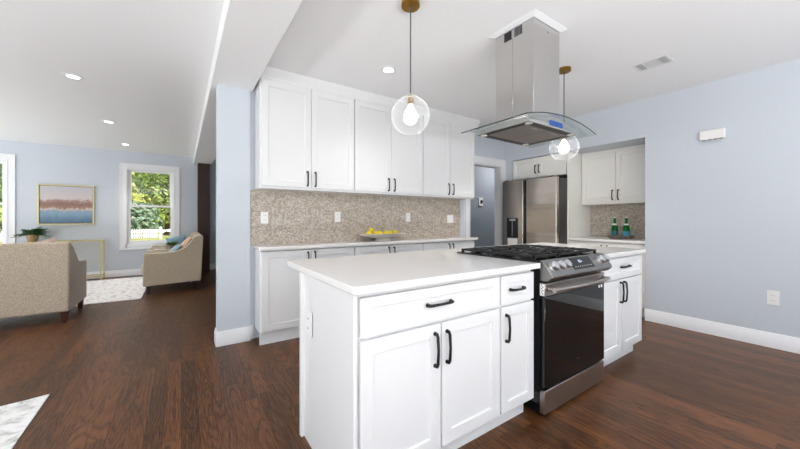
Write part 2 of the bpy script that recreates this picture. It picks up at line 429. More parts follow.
# doorway casing and jamb
dc = MB()
dc.box(DX0 - .092, DX0, YB - .018, YB, 0, DZ + .095); dc.box(DX1, XW - .003, YB - .018, YB, 0, DZ + .095); dc.box(DX0, DX1, YB - .018, YB, DZ, DZ + .095)
dc.box(DX0, DX0 + .015, YB, YB + .125, 0, DZ); dc.box(DX1 - .015, DX1, YB, YB + .125, 0, DZ); dc.box(DX0 + .015, DX1 - .015, YB, YB + .125, DZ - .015, DZ)
dc.box(DX0 - .098, DX0 - .092, YB - .026, YB, 0, DZ + .11); dc.box(DX0 - .098, XW - .003, YB - .026, YB, DZ + .095, DZ + .11)
struct(dc.build('trim_2', 'trim'), 'white casing around the hallway doorway')
# windows
def window(i, x0, x1):
    z0, z1, y = .543, 2.335, YF
    r = sroot('window_%d' % i, ((x0 + x1) / 2, y, z0))
    c = MB()
    for k, (e, yy) in enumerate(((0, .022), (.022, .014), (.09, .020))):
        w = (.022, .068, .02)[k]
        a0, a1, b0, b1 = x0 + e, x1 - e, z0 + .03 + e * .2, z1 - e
        c.box(a0, a0 + w, y - yy, y, z0 + .03, b1); c.box(a1 - w, a1, y - yy, y, z0 + .03, b1); c.box(a0 + w, a1 - w, y - yy, y, b1 - w, b1)
    c.box(x0 + .0, x1, y - .02, y, z0 + .03, z0 + .115)
    c.build('casing', 'trim', r)
    B(x0 - .01, x1 + .01, y - .045, y, z0, z0 + .03).build('sill', 'trim', r, bevel=.006)
    ix0, ix1, iz0, iz1 = x0 + .108, x1 - .108, z0 + .115, z1 - .108
    j = MB(); j.box(ix0 - .01, ix0 + .015, y, y + .15, iz0, iz1); j.box(ix1 - .015, ix1 + .01, y, y + .15, iz0, iz1); j.box(ix0 + .015, ix1 - .015, y, y + .15, iz1 - .02, iz1 + .01); j.box(ix0 + .015, ix1 - .015, y, y + .15, iz0 - .01, iz0 + .02)
    j.build('jamb', 'trim', r)
    zm = 1.449
    def sash(a0, a1, c0, c1, yy, sw):
        q = MB(); q.box(a0, a0 + sw, yy, yy + .035, c0, c1); q.box(a1 - sw, a1, yy, yy + .035, c0, c1); q.box(a0 + sw, a1 - sw, yy, yy + .035, c1 - .035, c1); q.box(a0 + sw, a1 - sw, yy, yy + .035, c0, c0 + .04)
        s_ = q.build('sash', 'trim', r)
        B(a0 + sw - .005, a1 - sw + .005, yy + .015, yy + .02, c0 + .035, c1 - .03).build('pane', 'pane', s_)
    sash(ix0 + .016, ix1 - .016, iz0 + .021, zm + .018, y + .03, .042)
    sash(ix0 + .016, ix1 - .016, zm - .016, iz1 - .021, y + .075, .055)
for i, (a, b) in enumerate(WIN): window(i + 1, a, b)

# ================================================================ outside
struct(B(-40, 40, 8.85, 80, -.6, -.4).build('lawn', 'lawn'))
fence = thing('picket_fence', 'white picket fence standing on the lawn beyond the window', 'fence', (-6, 32.5, -.4))
for k in range(66):
    x = -10.9 + k * .142
    MB().prism([(x, -.34), (x + .085, -.34), (x + .085, .36), (x + .0425, .43), (x, .36)], 'y', 32.5, 32.525).build('picket', 'white_out', fence, smooth=False)
for z in (-.14, .18): B(-11.0, -1.5, 32.525, 32.565, z, z + .09).build('rail', 'white_out', fence)
for x in (-11.1, -7.8, -4.6, -1.5):
    q = B(x, x + .2, 32.45, 32.65, -.4, .47); q.prism([(x - .03, .47), (x + .23, .47), (x + .1, .60)], 'y', 32.42, 32.68); q.build('post', 'white_out', fence)
def tree(label, x, y, h, r, m, n, group='trees beyond the picket fence', low=.25, trunk=.22):
    t = thing('garden_tree', label, 'tree', (x, y, -.4), group)
    rnd = random.Random(int(x * 31 + y * 7)); mb = MB()
    blobs = [(x + rnd.uniform(-.7, .7) * r, y + rnd.uniform(-.6, .6) * r, -.4 + h * rnd.uniform(low, .95), r * rnd.uniform(.35, .6)) for _ in range(14)]
    for k in range(n):
        bx, by, bz, br = blobs[k % len(blobs)]
        d = Vector((rnd.gauss(0, 1), rnd.gauss(0, 1), rnd.gauss(0, 1))).normalized()
        c = Vector((bx, by, bz)) + d * br * (.75 + .3 * rnd.random())
        nrm = (d + Vector((rnd.uniform(-.6, .6), rnd.uniform(-.6, .6), rnd.uniform(-.3, .9)))).normalized()
        u = nrm.cross(Vector((rnd.random(), rnd.random(), rnd.random() + .1))).normalized(); w = nrm.cross(u); s = rnd.uniform(.14, .3)
        mb.add([c - u * s, c - w * s * .5 + nrm * .05, c + u * s, c + w * s * .5 + nrm * .05], [(0, 1, 2, 3)])
    mb.build('foliage', m, t, smooth=False)
    tr = MB().tube([(x, y, -.4), (x + .1, y, h * .3), (x - .05, y + .1, h * .62)], [trunk, trunk * .75, trunk * .4], 8)
    for k in range(5):
        bx, by, bz, br = blobs[k]; tr.tube([(x + .05, y, h * .28 + .15 * k), (bx, by, bz)], [trunk * .4, .04], 6)
    tr.build('trunk', 'bark', t)
tree('light green garden tree standing behind the end post of the fence', -1.2, 39, 8.0, 3.0, 'leafA', 2600)
tree('yellow green garden tree with low boughs over the fence', -4.6, 36.5, 5.2, 2.3, 'leafC', 2200)
tree('tall green garden tree at the back of the yard', -5.6, 45, 12, 4.2, 'leafB', 3000)
tree('blue green bushy tree low behind the white fence', -2.9, 34.6, 2.6, 1.2, 'leafD', 1500, low=.4)
tree('dark green garden tree standing clear of the fence end', 3.4, 43, 11, 3.2, 'leafB', 2400)
tree('green garden tree seen through the window by the sofa', -14.0, 39, 8, 3.4, 'leafB', 2400)
tree('pale green tree far off behind the window by the sofa', -20.5, 45, 11, 3.8, 'leafA', 2400)
hd = MB(); rnd = random.Random(3)
for k in range(5200):
    c = Vector((rnd.uniform(-28, 9), 53 + rnd.uniform(-1.5, 1.5), -.4 + rnd.random() ** .8 * 13)); s = rnd.uniform(.35, .8)
    u = Vector((rnd.uniform(-1, 1), rnd.uniform(-.3, .3), rnd.uniform(-1, 1))).normalized(); w = u.cross(Vector((rnd.uniform(-.4, .4), -1, rnd.uniform(-.2, .8)))).normalized()
    hd.add([c - u * s, c - w * s * .6, c + u * s, c + w * s * .6], [(0, 1, 2, 3)])
tag(hd.build('woodland_foliage', 'leafA', None, (-9, 53, -.4), smooth=False), 'dense bank of green woodland foliage behind the garden trees', 'trees', None, 'stuff')

# ================================================================ cabinets
def pull_v(x, zc, L, y, r=.0062):
    """upright bow pull on a face at y, looking to -Y"""
    z0, z1 = zc - L / 2, zc + L / 2
    m = MB().tube([(x, y, z0), (x, y - .016, z0), (x, y - .022, z0 + .012), (x, y - .026, zc), (x, y - .022, z1 - .012), (x, y - .016, z1), (x, y, z1)], [.009, .0078, .0072, r, .0072, .0078, .009], 8)
    for z in (z0, z1): m.cyl((x, y - .004, z), (x, y, z), .0095, n=12)
    return m
def pull_h(xc, z, L, y, r=.0062):
    x0, x1 = xc - L / 2, xc + L / 2
    m = MB().tube([(x0, y, z), (x0, y - .016, z), (x0 + .012, y - .022, z), (xc, y - .026, z), (x1 - .012, y - .022, z), (x1, y - .016, z), (x1, y, z)], [.009, .0078, .0072, r, .0072, .0078, .009], 8)
    for x in (x0, x1): m.cyl((x, y - .004, z), (x, y, z), .0095, n=12)
    return m
def fronts(r, spec, m, rail=.06):
    """spec: (kind, x0, x1, z0, z1, handle) built on the plane y=0 in the thing's own frame"""
    for kind, x0, x1, z0, z1, hd_ in spec:
        d = MB().shaker(x0, x1, z0, z1, -.021, .02, rail, .009, rz=(rail if kind == 'door' else min(rail, (z1 - z0) * .28))).build('door' if kind == 'door' else 'drawer', m, r, local=True, smooth=False, bevel=.0015)
        if hd_:
            h = pull_v(hd_[1], hd_[2], hd_[3], -.021) if hd_[0] == 'v' else pull_h(hd_[1], hd_[2], hd_[3], -.021)
            h.build('handle', 'black', d, local=True)
def cabinet(name, label, loc, w, dep, z0, z1, spec, m='cab', toe=None, group=None, rz=0.0, rail=.06, cat='cabinet', flush=True):
    r = thing(name, label, cat, loc, group, rz)
    b = MB().box(0, w, 0, dep, z0, z1)
    b.build('carcass', m, r, local=True, smooth=False, bevel=.0015)
    if toe is not None: B(.001, w - .001, toe, toe + .02, 0, z0).build('toe_kick', m, r, local=True, smooth=False)
    fronts(r, spec, m, rail)
    return r
# wall run: bases and uppers share three widths; front plane of the carcass y = 3.171
YC = 3.171; DEP = YB - YC - .011
XS = [.597, 1.555, 2.505, 3.445]
UL = ['white wall cabinet by the pale blue column, above two outlets', 'white wall cabinet above the dish of lemons', 'white wall cabinet beside the hallway doorway']
BL = ['white base cabinet by the pale blue column under the wall counter', 'white base cabinet under the dish of lemons', 'white base cabinet beside the hallway doorway']
for i in range(3):
    w = XS[i + 1] - XS[i]; h = w / 2; e = .012
    xo = XS[i]
    L_ = .138
    cabinet('wall_cabinet', UL[i], (xo + .0006, YC, 1.462), w - .0012, DEP + .004, 0, 1.044,
            [('door', e if i == 0 else .006, h - .002, .022, 1.012, ('v', h - .040, .112, L_)), ('door', h + .002, w - (e if i == 2 else .006), .022, 1.012, ('v', h + .040, .112, L_))], group='upper cabinets on the kitchen wall')
    cabinet('base_cabinet', BL[i], (xo + .0006, YC, 0), w - .0012, DEP, .11, .88,
            [('door', e if i == 0 else .006, h - .002, .125, .868, ('v', h - .035, .775, L_)), ('door', h + .002, w - (e if i == 2 else .006), .125, .868, ('v', h + .035, .775, L_))], toe=.012, group='base cabinets on the kitchen wall')
# side filler so that the base side runs to the floor
# countertop of the wall run
tag(MB().prism([(.583, YB - .002), (.583, YC - .045), (.593, YC - .055), (3.472, YC - .055), (3.472, YB - .002)], 'z', .8815, .914).build('wall_countertop', 'quartz', None, (2, YC, .88), bevel=.004), 'long narrow white quartz counter along the kitchen wall', 'countertop')
# crown
cr = MB(); prof = [(YC - .0005, 2.475), (YC - .023, 2.475), (YC - .026, 2.500), (YC - .034, 2.514), (YC - .056, 2.546), (YC - .064, 2.560), (YC - .066, 2.574), (YC - .0005, 2.574)]
cr.prism(prof, 'x', .597, 3.50)
cr.prism([(3.4465 + (YC - .0005 - p[0]) * 1.0, p[1]) for p in prof], 'y', YC - .0005, YB - .002)
tag(cr.build('crown_molding', 'cab', None, (2, YC, 2.51), smooth=False), 'white crown molding running along the tops of the wall cabinets', 'crown molding')
# backsplash
tag(B(.556, 3.405, YB - .009, YB - .0008, .9145, 1.4615).build('tile_backsplash', 'mosaic', None, (2, YB, .915), smooth=False), 'long beige mosaic tile backsplash under the wall cabinets', 'backsplash')
# outlets on the backsplash
def outlet(name, label, loc, rz, kind='outlet', group=None, w=.07, h=.115, cat=None):
    r = thing(name, label, cat or ('light switch' if kind == 'switch' else 'outlet'), loc, group, rz)
    MB().box(-w / 2, w / 2, -.006, 0, -h / 2, h / 2).build('cover_plate', 'plastic', r, local=True, bevel=.0025)
    if kind == 'outlet':
        for z in (-.024, .024):
            s_ = MB().lathe([(.0165, 0), (.0165, .003), (.0155, .004)], 18, R=Matrix.Rotation(radians(90), 3, 'X')).build('socket', 'plastic', r, local=True)
            s_.location = (0, -.006, z)
            MB().box(-.008, -.0055, -.0048, -.0038, -.002, .008).box(.0055, .008, -.0048, -.0038, -.002, .006).build('slots', 'dark', s_, local=True, smooth=False)
    else:
        n = 2 if w > .09 else 1
        for k in range(n):
            xc = (k - (n - 1) / 2) * .046
            MB().box(xc - .016, xc + .016, -.010, -.006, -.033, .033).build('rocker', 'plastic', r, local=True, bevel=.002)
    return r
outlet('wall_outlet', 'white outlet on the mosaic near the pale blue column', (.684, YB - .0095, 1.186), 0, group='outlets on the backsplash')
outlet('wall_outlet', 'white outlet on the mosaic between the column and the lemon dish', (1.463, YB - .0095, 1.199), 0, group='outlets on the backsplash')
outlet('wall_outlet', 'white outlet on the mosaic just past the lemon dish', (2.45, YB - .0095, 1.197), 0, group='outlets on the backsplash')
outlet('light_switch', 'white double light switch on the mosaic near the hallway doorway', (3.2, YB - .0095, 1.178), 0, 'switch', w=.118)
outlet('wall_outlet', 'white outlet low on the plain pale blue wall', (XW - .0005, .484, .456), radians(-90), group=None, w=.078, h=.13)
outlet('wall_outlet', 'white outlet on the end panel of the kitchen island', (.5435, 1.615, .636), radians(-90), w=.075, h=.125)

# ================================================================ island
YI = 1.131   # carcass front plane; door faces at 1.11
w = 1.412 - .560
c1 = cabinet('island_cabinet', 'wide white island cabinet with one drawer over two doors, at the outlet end', (.560, YI, 0), w, .585, .112, .88,
        [('drawer', .014, w - .006, .706, .862, ('h', .417, .786, .140)), ('door', .014, .426, .118, .692, ('v', .391, .578, .145)), ('door', .436, w - .006, .118, .692, ('v', .464, .577, .142))], toe=.05)
ep = MB().box(-.012, -.0005, .02, .60, 0, .88); ep.box(-.016, -.0005, -.02, .02, 0, .88); ep.box(-.030, -.0005, .585, .615, 0, .88)
ep.build('side_panel', 'cab', c1, local=True, smooth=False, bevel=.002)
w = 1.716 - 1.413
cabinet('island_cabinet', 'narrow white island cabinet with one drawer and one door, touching the oven', (1.413, YI, 0), w, .585, .112, .88,
        [('drawer', .008, w - .002, .706, .862, ('h', .138, .783, .112)), ('door', .008, w - .002, .118, .692, ('v', .045, .578, .140))], toe=.05, rail=.055)
w = 3.325 - 2.535
c3 = cabinet('island_cabinet', 'white island cabinet beyond the oven, with one drawer over two doors', (2.535, YI, 0), w, .585, .112, .88,
        [('drawer', .008, w - .012, .700, .862, ('h', .430, .79, .15)), ('door', .008, .372, .118, .690, ('v', .345, .59, .155)), ('door', .380, w - .012, .118, .690, ('v', .408, .59, .155))], toe=.05)
tp = MB(); R_ = .025
pts = []
for cx, cy, a0 in ((.535 + R_, 1.085 + R_, 180),):
    for k in range(7): a = radians(a0 + 90 * k / 6); pts.append((cx + R_ * cos(a), cy + R_ * sin(a)))
pts += [(1.745, 1.085), (1.745, 1.765), (2.517, 1.765), (2.517, 1.085), (3.327, 1.085), (3.327, 2.04)]
for k in range(5): a = radians(90 + 90 * k / 4); pts.append((.535 + R_ + R_ * cos(a), 2.04 - R_ + R_ * sin(a)))
tag(MB().prism(pts, 'z', .8815, .914).build('island_countertop', 'quartz', None, (2, 1.5, .88), bevel=.004, angle=25), 'large white quartz countertop of the island wrapping behind the cooktop', 'countertop')

# ---------------------------------------------------------------- range
RX0, RX1 = 1.757, 2.505
rg = thing('gas_range', 'stainless slide-in gas range with black glass oven door set in the island', 'stove', (2.131, 1.4, 0))
bd = MB().box(RX0, RX1, 1.101, 1.745, .07, .915); bd.build('body', 'darkplastic', rg, smooth=False)
B(RX0 + .03, RX1 - .03, 1.13, 1.70, 0, .069).build('plinth', 'darkplastic', rg, smooth=False)
B(1.722, 2.535, 1.10, 1.757, .9155, .926).build('cooktop', 'blackgloss', rg, bevel=.004)
# burners
for bx, by, br in ((1.90, 1.27, .05), (1.90, 1.58, .04), (2.131, 1.42, .055), (2.36, 1.27, .045), (2.36, 1.58, .05)):
    MB().lathe([(br + .012, .926), (br + .012, .932), (br, .933), (br, .938), (br * .85, .940), (br * .8, .9425), (.004, .943)], 24, (bx, by, 0)).build('burner', 'iron', rg)
# grates
for k in range(3):
    x0 = 1.742 + k * .262; x1 = x0 + .256; g = MB(); z0, z1 = .937, .950; b_ = .011
    ya, yb = 1.128, 1.728
    for x in (x0, x1 - b_): g.box(x, x + b_, ya, yb, z0, z1)
    for y in (ya, yb - b_, (ya + yb) / 2 - b_ / 2): g.box(x0, x1, y, y + b_, z0, z1)
    for x in (x0, x1 - b_ * 1.4):
        for y in (ya, yb - b_ * 1.4, (ya + yb) / 2): g.box(x, x + b_ * 1.4, y, y + b_ * 1.4, .926, z0)
    xm = (x0 + x1) / 2
    for yc in (ya + .155, yb - .155):
        for a in range(8):
            d = Vector((cos(a * pi / 4), sin(a * pi / 4), 0)); r0, r1 = .028, (.118 if a % 2 == 0 else .150)
            if a % 4 == 2: r1 = .148
            p0 = Vector((xm, yc, .9505)) + d * r0; p1 = Vector((xm, yc, .9465)) + d * r1
            g.tube([p0, p1], [.0065, .0085], 6)
    g.build('grate', 'iron', rg, smooth=False)
# slanted control panel
pp = [(1.099, .9255), (1.083, .928), (1.022, .846), (1.020, .832), (1.047, .806), (1.099, .806)]
cp = MB().prism(pp, 'x', RX0, RX1 + .012).build('control_panel', 'panelsteel', rg, bevel=.003)
nrm = Vector((0, -(.928 - .846), (1.083 - 1.022) * 1.0)); nrm = Vector((0, -.082, .061)).normalized(); slope = Vector((0, -.061, -.082)).normalized()
RotK = Matrix(((1, 0, 0), (0, slope.y, nrm.y), (0, slope.z, nrm.z)))
mid = Vector((0, 1.0525, .887))
for x in (1.815, 1.886, 1.957, 2.405, 2.472):
    MB().lathe([(.029, 0), (.029, .004), (.026, .006), (.0255, .026), (.024, .030), (.0, .031)], 22, mid + Vector((x, 0, 0)), R=RotK).build('knob', 'knob', cp)
def slab(x0, x1, a0, a1, lift, m, nm, par):
    q = []
    for t in (0, 1):
        for x, a in ((x0, a0), (x1, a0), (x1, a1), (x0, a1)):
            q.append(mid + Vector((x, 0, 0)) + slope * a + nrm * (lift * t + .0002))
    return MB().add(q, [(0, 1, 2, 3), (7, 6, 5, 4), (0, 4, 5, 1), (1, 5, 6, 2), (2, 6, 7, 3), (3, 7, 4, 0)]).build(nm, m, par, smooth=False)
ds = slab(2.025, 2.285, -.042, .040, .002, 'blackgloss', 'display', cp)
for x0, x1, a0, a1 in ((2.125, 2.130, -.022, -.004), (2.136, 2.150, -.022, -.018), (2.146, 2.150, -.022, -.004), (2.156, 2.170, -.013, -.009), (2.136, 2.150, -.008, -.004)):
    slab(x0, x1, a0, a1, .0026, 'led', 'clock_digit', ds)
for k in range(8): slab(2.05 + k * .028, 2.058 + k * .028, .020, .024, .0026, 'paper', 'touch_mark', ds)
# vent slot, door, drawer
vs = MB().box(RX0 + .004, RX1 - .004, 1.086, 1.0995, .794, .8055); 
vs.build('vent_slot', 'darkplastic', rg, smooth=False)
dr = B(RX0, RX1, 1.066, 1.0995, .716, .792).build('door_rail', 'steel', rg, bevel=.003)
dg = B(RX0 + .001, RX1 - .001, 1.066, 1.0995, .172, .7155).build('oven_door', 'blackgloss', rg, bevel=.004)
hb = MB(); pth = []
for k in range(13): t = k / 12; pth.append((RX0 + .03 + t * (RX1 - RX0 - .06), 1.026 - .020 * sin(pi * t), .757))
hb.tube(pth, .0135, 12)
for x in (RX0 + .045, RX1 - .045): hb.cyl((x, 1.0655, .757), (x, 1.024, .757), .012, n=12)
hb.build('handle', 'steel', dr)
B(RX0 - .0015, RX0, 1.070, 1.097, .720, .788).build('side_vent', 'paper', dr, smooth=False)
q = MB()
for k in range(6):
    z = .728 + k * .010; yy = 1.075 + (k % 2) * .008
    q.box(RX0 - .002, RX0 - .0015, yy, yy + .006, z, z + .006)
q.build('vent_holes', 'dark', dr, smooth=False)
for x in (2.415, 2.450): B(x, x + .020, 1.0648, 1.0659, .690, .708).build('door_mark', 'paper', dg, smooth=False)
B(2.12, 2.15, 1.0652, 1.0659, .264, .269).build('door_mark', 'cord', dg, smooth=False)
B(RX0, RX1, 1.068, 1.0995, .020, .158).build('storage_drawer', 'steel', rg, bevel=.003)

# ---------------------------------------------------------------- hood
hd = thing('range_hood', 'stainless island range hood with square chimney and curved glass canopy', 'range hood', (2.145, 1.45, 1.8))
ch = B(1.99, 2.315, 1.29, 1.4575, 1.862, 2.566).build('chimney', 'hoodsteel', hd, bevel=.002)
B(1.992, 2.313, 1.4590, 1.61, 1.862, 2.566).build('chimney', 'hoodsteel', hd, bevel=.002)
sl = MB()
for ya, yb in ((1.378, 1.444), (1.468, 1.533)):
    for k in range(6):
        y = ya + (yb - ya) * k / 6 + .002; sl.box(1.9885, 1.9925 if ya > 1.45 else 1.9895, y, y + .0065, 2.488, 2.552)
sl.build('vent_slots', 'dark', ch, smooth=False)
MB().lathe([(.008, 0), (.008, .002), (.003, .003)], 14, (2.17, 1.29, 2.515), R=Matrix.Rotation(radians(90), 3, 'X')).build('badge', 'hoodsteel', ch)
tc = MB(); a0, a1, b0, b1 = 1.99, 2.315, 1.29, 1.61
g = .042; c_ = lambda e, z: [(a0 - e, b0 - e, z), (a1 + e, b0 - e, z), (a1 + e, b1 + e, z), (a0 - e, b1 + e, z)]
tc.add(c_(.0006, 2.558) + c_(.006, 2.557) + c_(g, 2.571) + c_(g, 2.5745) + c_(.0006, 2.5745),
       [(4 * i + j, 4 * i + (j + 1) % 4, 4 * ((i + 1) % 5) + (j + 1) % 4, 4 * ((i + 1) % 5) + j) for i in range(5) for j in range(4)])
tc.build('ceiling_collar', 'trim', hd, smooth=False)
GX0, GX1, GC = 1.713, 2.577, 2.145
def arc(x, top=1.868, drop=.056, hw=.432): return top - drop * ((x - GC) / hw) ** 2
NA = 24
xs_ = [1.834 + (2.446 - 1.834) * k / NA for k in range(NA + 1)]
pb = [(1.834, 1.80)] + [(2.446, 1.80)] + [(x, arc(x) - .0065) for x in reversed(xs_)]
body = MB()
n0 = [(x, arc(x) - .0065) for x in xs_]
# open-bottomed steel skirt: four walls and the arched top
for y0, y1 in ((1.218, 1.226), (1.652, 1.66)): body.prism([(1.834, 1.80), (2.446, 1.80)] + n0[::-1], 'y', y0, y1)
for x0, x1 in ((1.834, 1.842), (2.438, 2.446)): body.box(x0, x1, 1.226, 1.652, 1.80, arc(x0 if x0 < 2 else x1) - .008)
body.build('body', 'hoodsteel', hd, angle=25)
B(1.8425, 2.4375, 1.2265, 1.6515, 1.803, 1.808).build('underside_plate', 'fridgeside', hd, smooth=False)
for x0, x1 in ((1.90, 2.135), (2.145, 2.38)):
    f_ = MB().box(x0, x1, 1.285, 1.295, 1.798, 1.8028).box(x0, x1, 1.585, 1.595, 1.798, 1.8028)
    for k in range(10):
        xa = x0 + (x1 - x0) * k / 10 + .003; f_.box(xa, xa + .0145, 1.295, 1.585, 1.799, 1.8026)
    f_ = f_.build('grease_filter', 'baffle', hd, smooth=False)
    B((x0 + x1) / 2 - .03, (x0 + x1) / 2 + .03, 1.298, 1.308, 1.7955, 1.7988).build('latch', 'knob', f_, smooth=False)
for x, y in ((1.88, 1.252), (2.40, 1.252), (1.88, 1.63), (2.40, 1.63)):
    MB().lathe([(.024, 1.8028), (.026, 1.7995), (.020, 1.7990), (.001, 1.7990)], 20, (x, y, 0)).build('lamp', 'paper', hd)
B(2.062, 2.226, 1.2160, 1.2178, 1.812, 1.847).build('control_display', 'film', hd, smooth=False)
gl = MB(); gx = [GX0 + (GX1 - GX0) * k / NA for k in range(NA + 1)]
gl.prism([(x, arc(x)) for x in gx] + [(x, arc(x) - .006) for x in reversed(gx)], 'y', 1.154, 1.70)
g_o = gl.build('glass_canopy', 'hoodglass', hd, angle=25)
ed = MB(); e_ = .0012
ed.prism([(x, arc(x) + .0004) for x in gx] + [(x, arc(x) - .0064) for x in reversed(gx)], 'y', 1.1525, 1.154)
ed.box(GX0 - .0015, GX0, 1.154, 1.70, arc(GX0) - .0064, arc(GX0) + .0004)
ed.build('glass_edge', 'glassedge', g_o, smooth=False)

# ---------------------------------------------------------------- pendants
def pendant(label, x, y):
    r = thing('globe_pendant', label, 'pendant light', (x, y, CZ), 'globe pendants over the island')
    MB().lathe([(.06, 2.5748), (.06, 2.552), (.056, 2.548), (.001, 2.548)], 30, (x, y, 0)).build('ceiling_canopy', 'brass', r)
    MB().cyl((x, y, 1.975), (x, y, 2.548), .0042, n=10).build('cord', 'cord', r)
    MB().lathe([(.012, 1.985), (.016, 1.975), (.046, 1.968), (.048, 1.963), (.02, 1.962), (.001, 1.962)], 28, (x, y, 0)).build('cap', 'silver', r)
    MB().lathe([(.019, 1.9615), (.019, 1.915), (.001, 1.914)], 24, (x, y, 0)).build('socket', 'brass', r)
    MB().lathe([(.001, 1.788), (.020, 1.791), (.036, 1.804), (.045, 1.826), (.043, 1.848), (.031, 1.876), (.018, 1.896), (.014, 1.9135)], 24, (x, y, 0)).build('bulb', 'bulb', r)
    zc, R1, R2 = 1.842, .125, .1235; pr = []
    a_lo = radians(32)
    N_ = 26
    for k in range(N_ + 1):
        a = a_lo + (pi - radians(22) - a_lo) * k / N_; pr.append((R1 * sin(a), zc - R1 * cos(a)))
    for k in range(N_ + 1):
        a = a_lo + (pi - radians(22) - a_lo) * (N_ - k) / N_; pr.append((R2 * sin(a), zc - R2 * cos(a)))
    MB().lathe(pr, 40, (x, y, 0), closed=True).build('glass_globe', 'globe', r)
    l = light('bulb_light', 'POINT', (0, 0, 1.84 - CZ), (0, 0, 0), 26, (1, .95, .9), shadow_soft_size=.04); l.parent = r
pendant('clear globe pendant hanging in front of the wall cabinets', 1.228, 1.675)
pendant('clear globe pendant hanging behind the range hood', 2.95, 1.6)

# ---------------------------------------------------------------- recessed lights, vent, chime
def can(label, x, y, e=3.5):
    r = thing('recessed_light', label, 'ceiling light', (x, y, CZ), 'recessed ceiling lights')
    MB().lathe([(.088, CZ - .0005), (.088, CZ - .004), (.066, CZ - .007), (.048, CZ - .003), (.048, CZ - .0008)], 32, (x, y, 0), closed=True).build('trim_ring', 'trim', r)
    MB().lathe([(.0475, CZ - .0008), (.0475, CZ - .002), (.001, CZ - .0022)], 28, (x, y, 0)).build('lens', 'lamp', r)
    l = light('can_light', 'AREA', (0, 0, -.02), (0, 0, 0), e, (1, .96, .91), shape='DISK', size=.11, spread=radians(105)); l.parent = r
can('recessed light over the sofa, first of the three in the living room', -.88, 4.41)
can('recessed light in the middle of the living room row', -.865, 6.17)
can('recessed light closest to the window of the living room row', -.867, 7.85)
can('recessed light over the kitchen counter near the globe pendant', 1.607, 2.542, 3)
can('recessed light added unseen behind the hood chimney, before the refrigerator', 3.3, 2.15, 10)  # added down-light for the rear of the kitchen, hidden by the chimney
vt = thing('ceiling_vent', 'white metal air vent in the ceiling by the pale blue wall', 'vent', (3.5, 1.09, CZ))
vx0, vx1, vy0, vy1 = 3.40, 3.60, .962, 1.222
q = MB(); b_ = .022; z0, z1 = CZ - .006, CZ - .0006
q.box(vx0, vx1, vy0, vy0 + b_, z0, z1); q.box(vx0, vx1, vy1 - b_, vy1, z0, z1); q.box(vx0, vx0 + b_, vy0 + b_, vy1 - b_, z0, z1); q.box(vx1 - b_, vx1, vy0 + b_, vy1 - b_, z0, z1)
for y in (vy0 + .075, vy1 - .085): q.box(vx0 + b_, vx1 - b_, y, y + .012, z0, z1)
q.build('frame', 'vent', vt, smooth=False)
B(vx0 + .002, vx1 - .002, vy0 + .002, vy1 - .002, CZ - .0022, CZ - .0008).build('duct_back', 'dark', vt, smooth=False)
for k in range(4):
    y = vy0 + b_ + .006 + k * .012
    B(vx0 + b_, vx1 - b_, y, y + .005, CZ - .0055, CZ - .0024).build('louver', 'vent', vt, smooth=False)
    y = vy1 - b_ - .011 - k * .013
    B(vx0 + b_, vx1 - b_, y, y + .005, CZ - .0055, CZ - .0024).build('louver', 'vent', vt, smooth=False)
for k in range(9):
    x = vx0 + b_ + .006 + k * .017
    B(x, x + .007, vy0 + .090, vy1 - .088, CZ - .0055, CZ - .0024).build('louver', 'vent', vt, smooth=False)
cm = thing('door_chime', 'white door chime box high on the pale blue wall', 'door chime', (XW, .884, 2.022))
MB().box(XW - .045, XW - .0005, .792, .977, 1.978, 2.074).build('cover', 'plastic', cm, bevel=.006)
q = MB()
for k in range(4): y = .806 + k * .042; q.box(XW - .036, XW - .010, y, y + .03, 1.9765, 1.9779)
q.build('sound_slots', 'dark', cm, smooth=False)
th = thing('thermostat', 'small thermostat on the slate hallway wall beyond the doorway', 'thermostat', (5.19, 4.6, 1.536))
B(5.13, 5.25, 4.58, 4.5995, 1.45, 1.62).build('housing', 'plastic', th, bevel=.004)
MB().lathe([(.036, 0), (.034, .012), (.001, .013)], 20, (5.205, 4.58, 1.545), R=Matrix.Rotation(radians(90), 3, 'X')).build('dial', 'darkplastic', th)

# ================================================================ fridge nook
FX = 4.18
fr = thing('refrigerator', 'stainless side by side refrigerator with ice dispenser, standing in the wall niche', 'refrigerator', (4.6, 2.81, 0))
B(FX + .075, 5.06, 2.372, 3.252, .03, 1.745).build('body', 'fridgeside', fr, bevel=.004)
B(FX + .11, 5.0, 2.39, 3.23, 0, .0295).build('plinth', 'darkplastic', fr, smooth=False)
dl = B(FX, FX + .07, 2.884, 3.252, .06, 1.76).build('freezer_door', 'fridge', fr, bevel=.010, seg=3)
dr_ = B(FX, FX + .07, 2.372, 2.834, .06, 1.76).build('fridge_door', 'fridge', fr, bevel=.010, seg=3)
B(FX + .02, FX + .0745, 2.835, 2.883, .06, 1.755).build('grip_channel', 'darkplastic', fr, smooth=False)
dp = MB(); y0, y1, z0, z1 = 2.968, 3.165, .892, 1.192
dp.box(FX - .004, FX - .0005, y0, y1, z0, z1)
dp = dp.build('dispenser', 'darkplastic', dl, bevel=.001)
B(FX - .0065, FX - .0042, y0 + .045, y0 + .15, z1 - .045, z1 - .012).build('dispenser_light', 'knob', dp, smooth=False)
B(FX - .012, FX - .0042, y0 + .085, y0 + .105, z0 + .02, z1 - .05).build('dispenser_paddle', 'panelsteel', dp, bevel=.002)
B(FX - .0015, FX - .0002, y0 + .012, y1 - .015, .74, .882).build('paper_sticker', 'paper', dl, smooth=False)
for y in (2.43, 3.16): B(FX + .01, FX + .09, y, y + .06, 1.7605, 1.775).build('hinge_cover', 'fridgeside', fr, bevel=.003)
R90 = radians(-90)
w = NY1 - .002 - 2.386
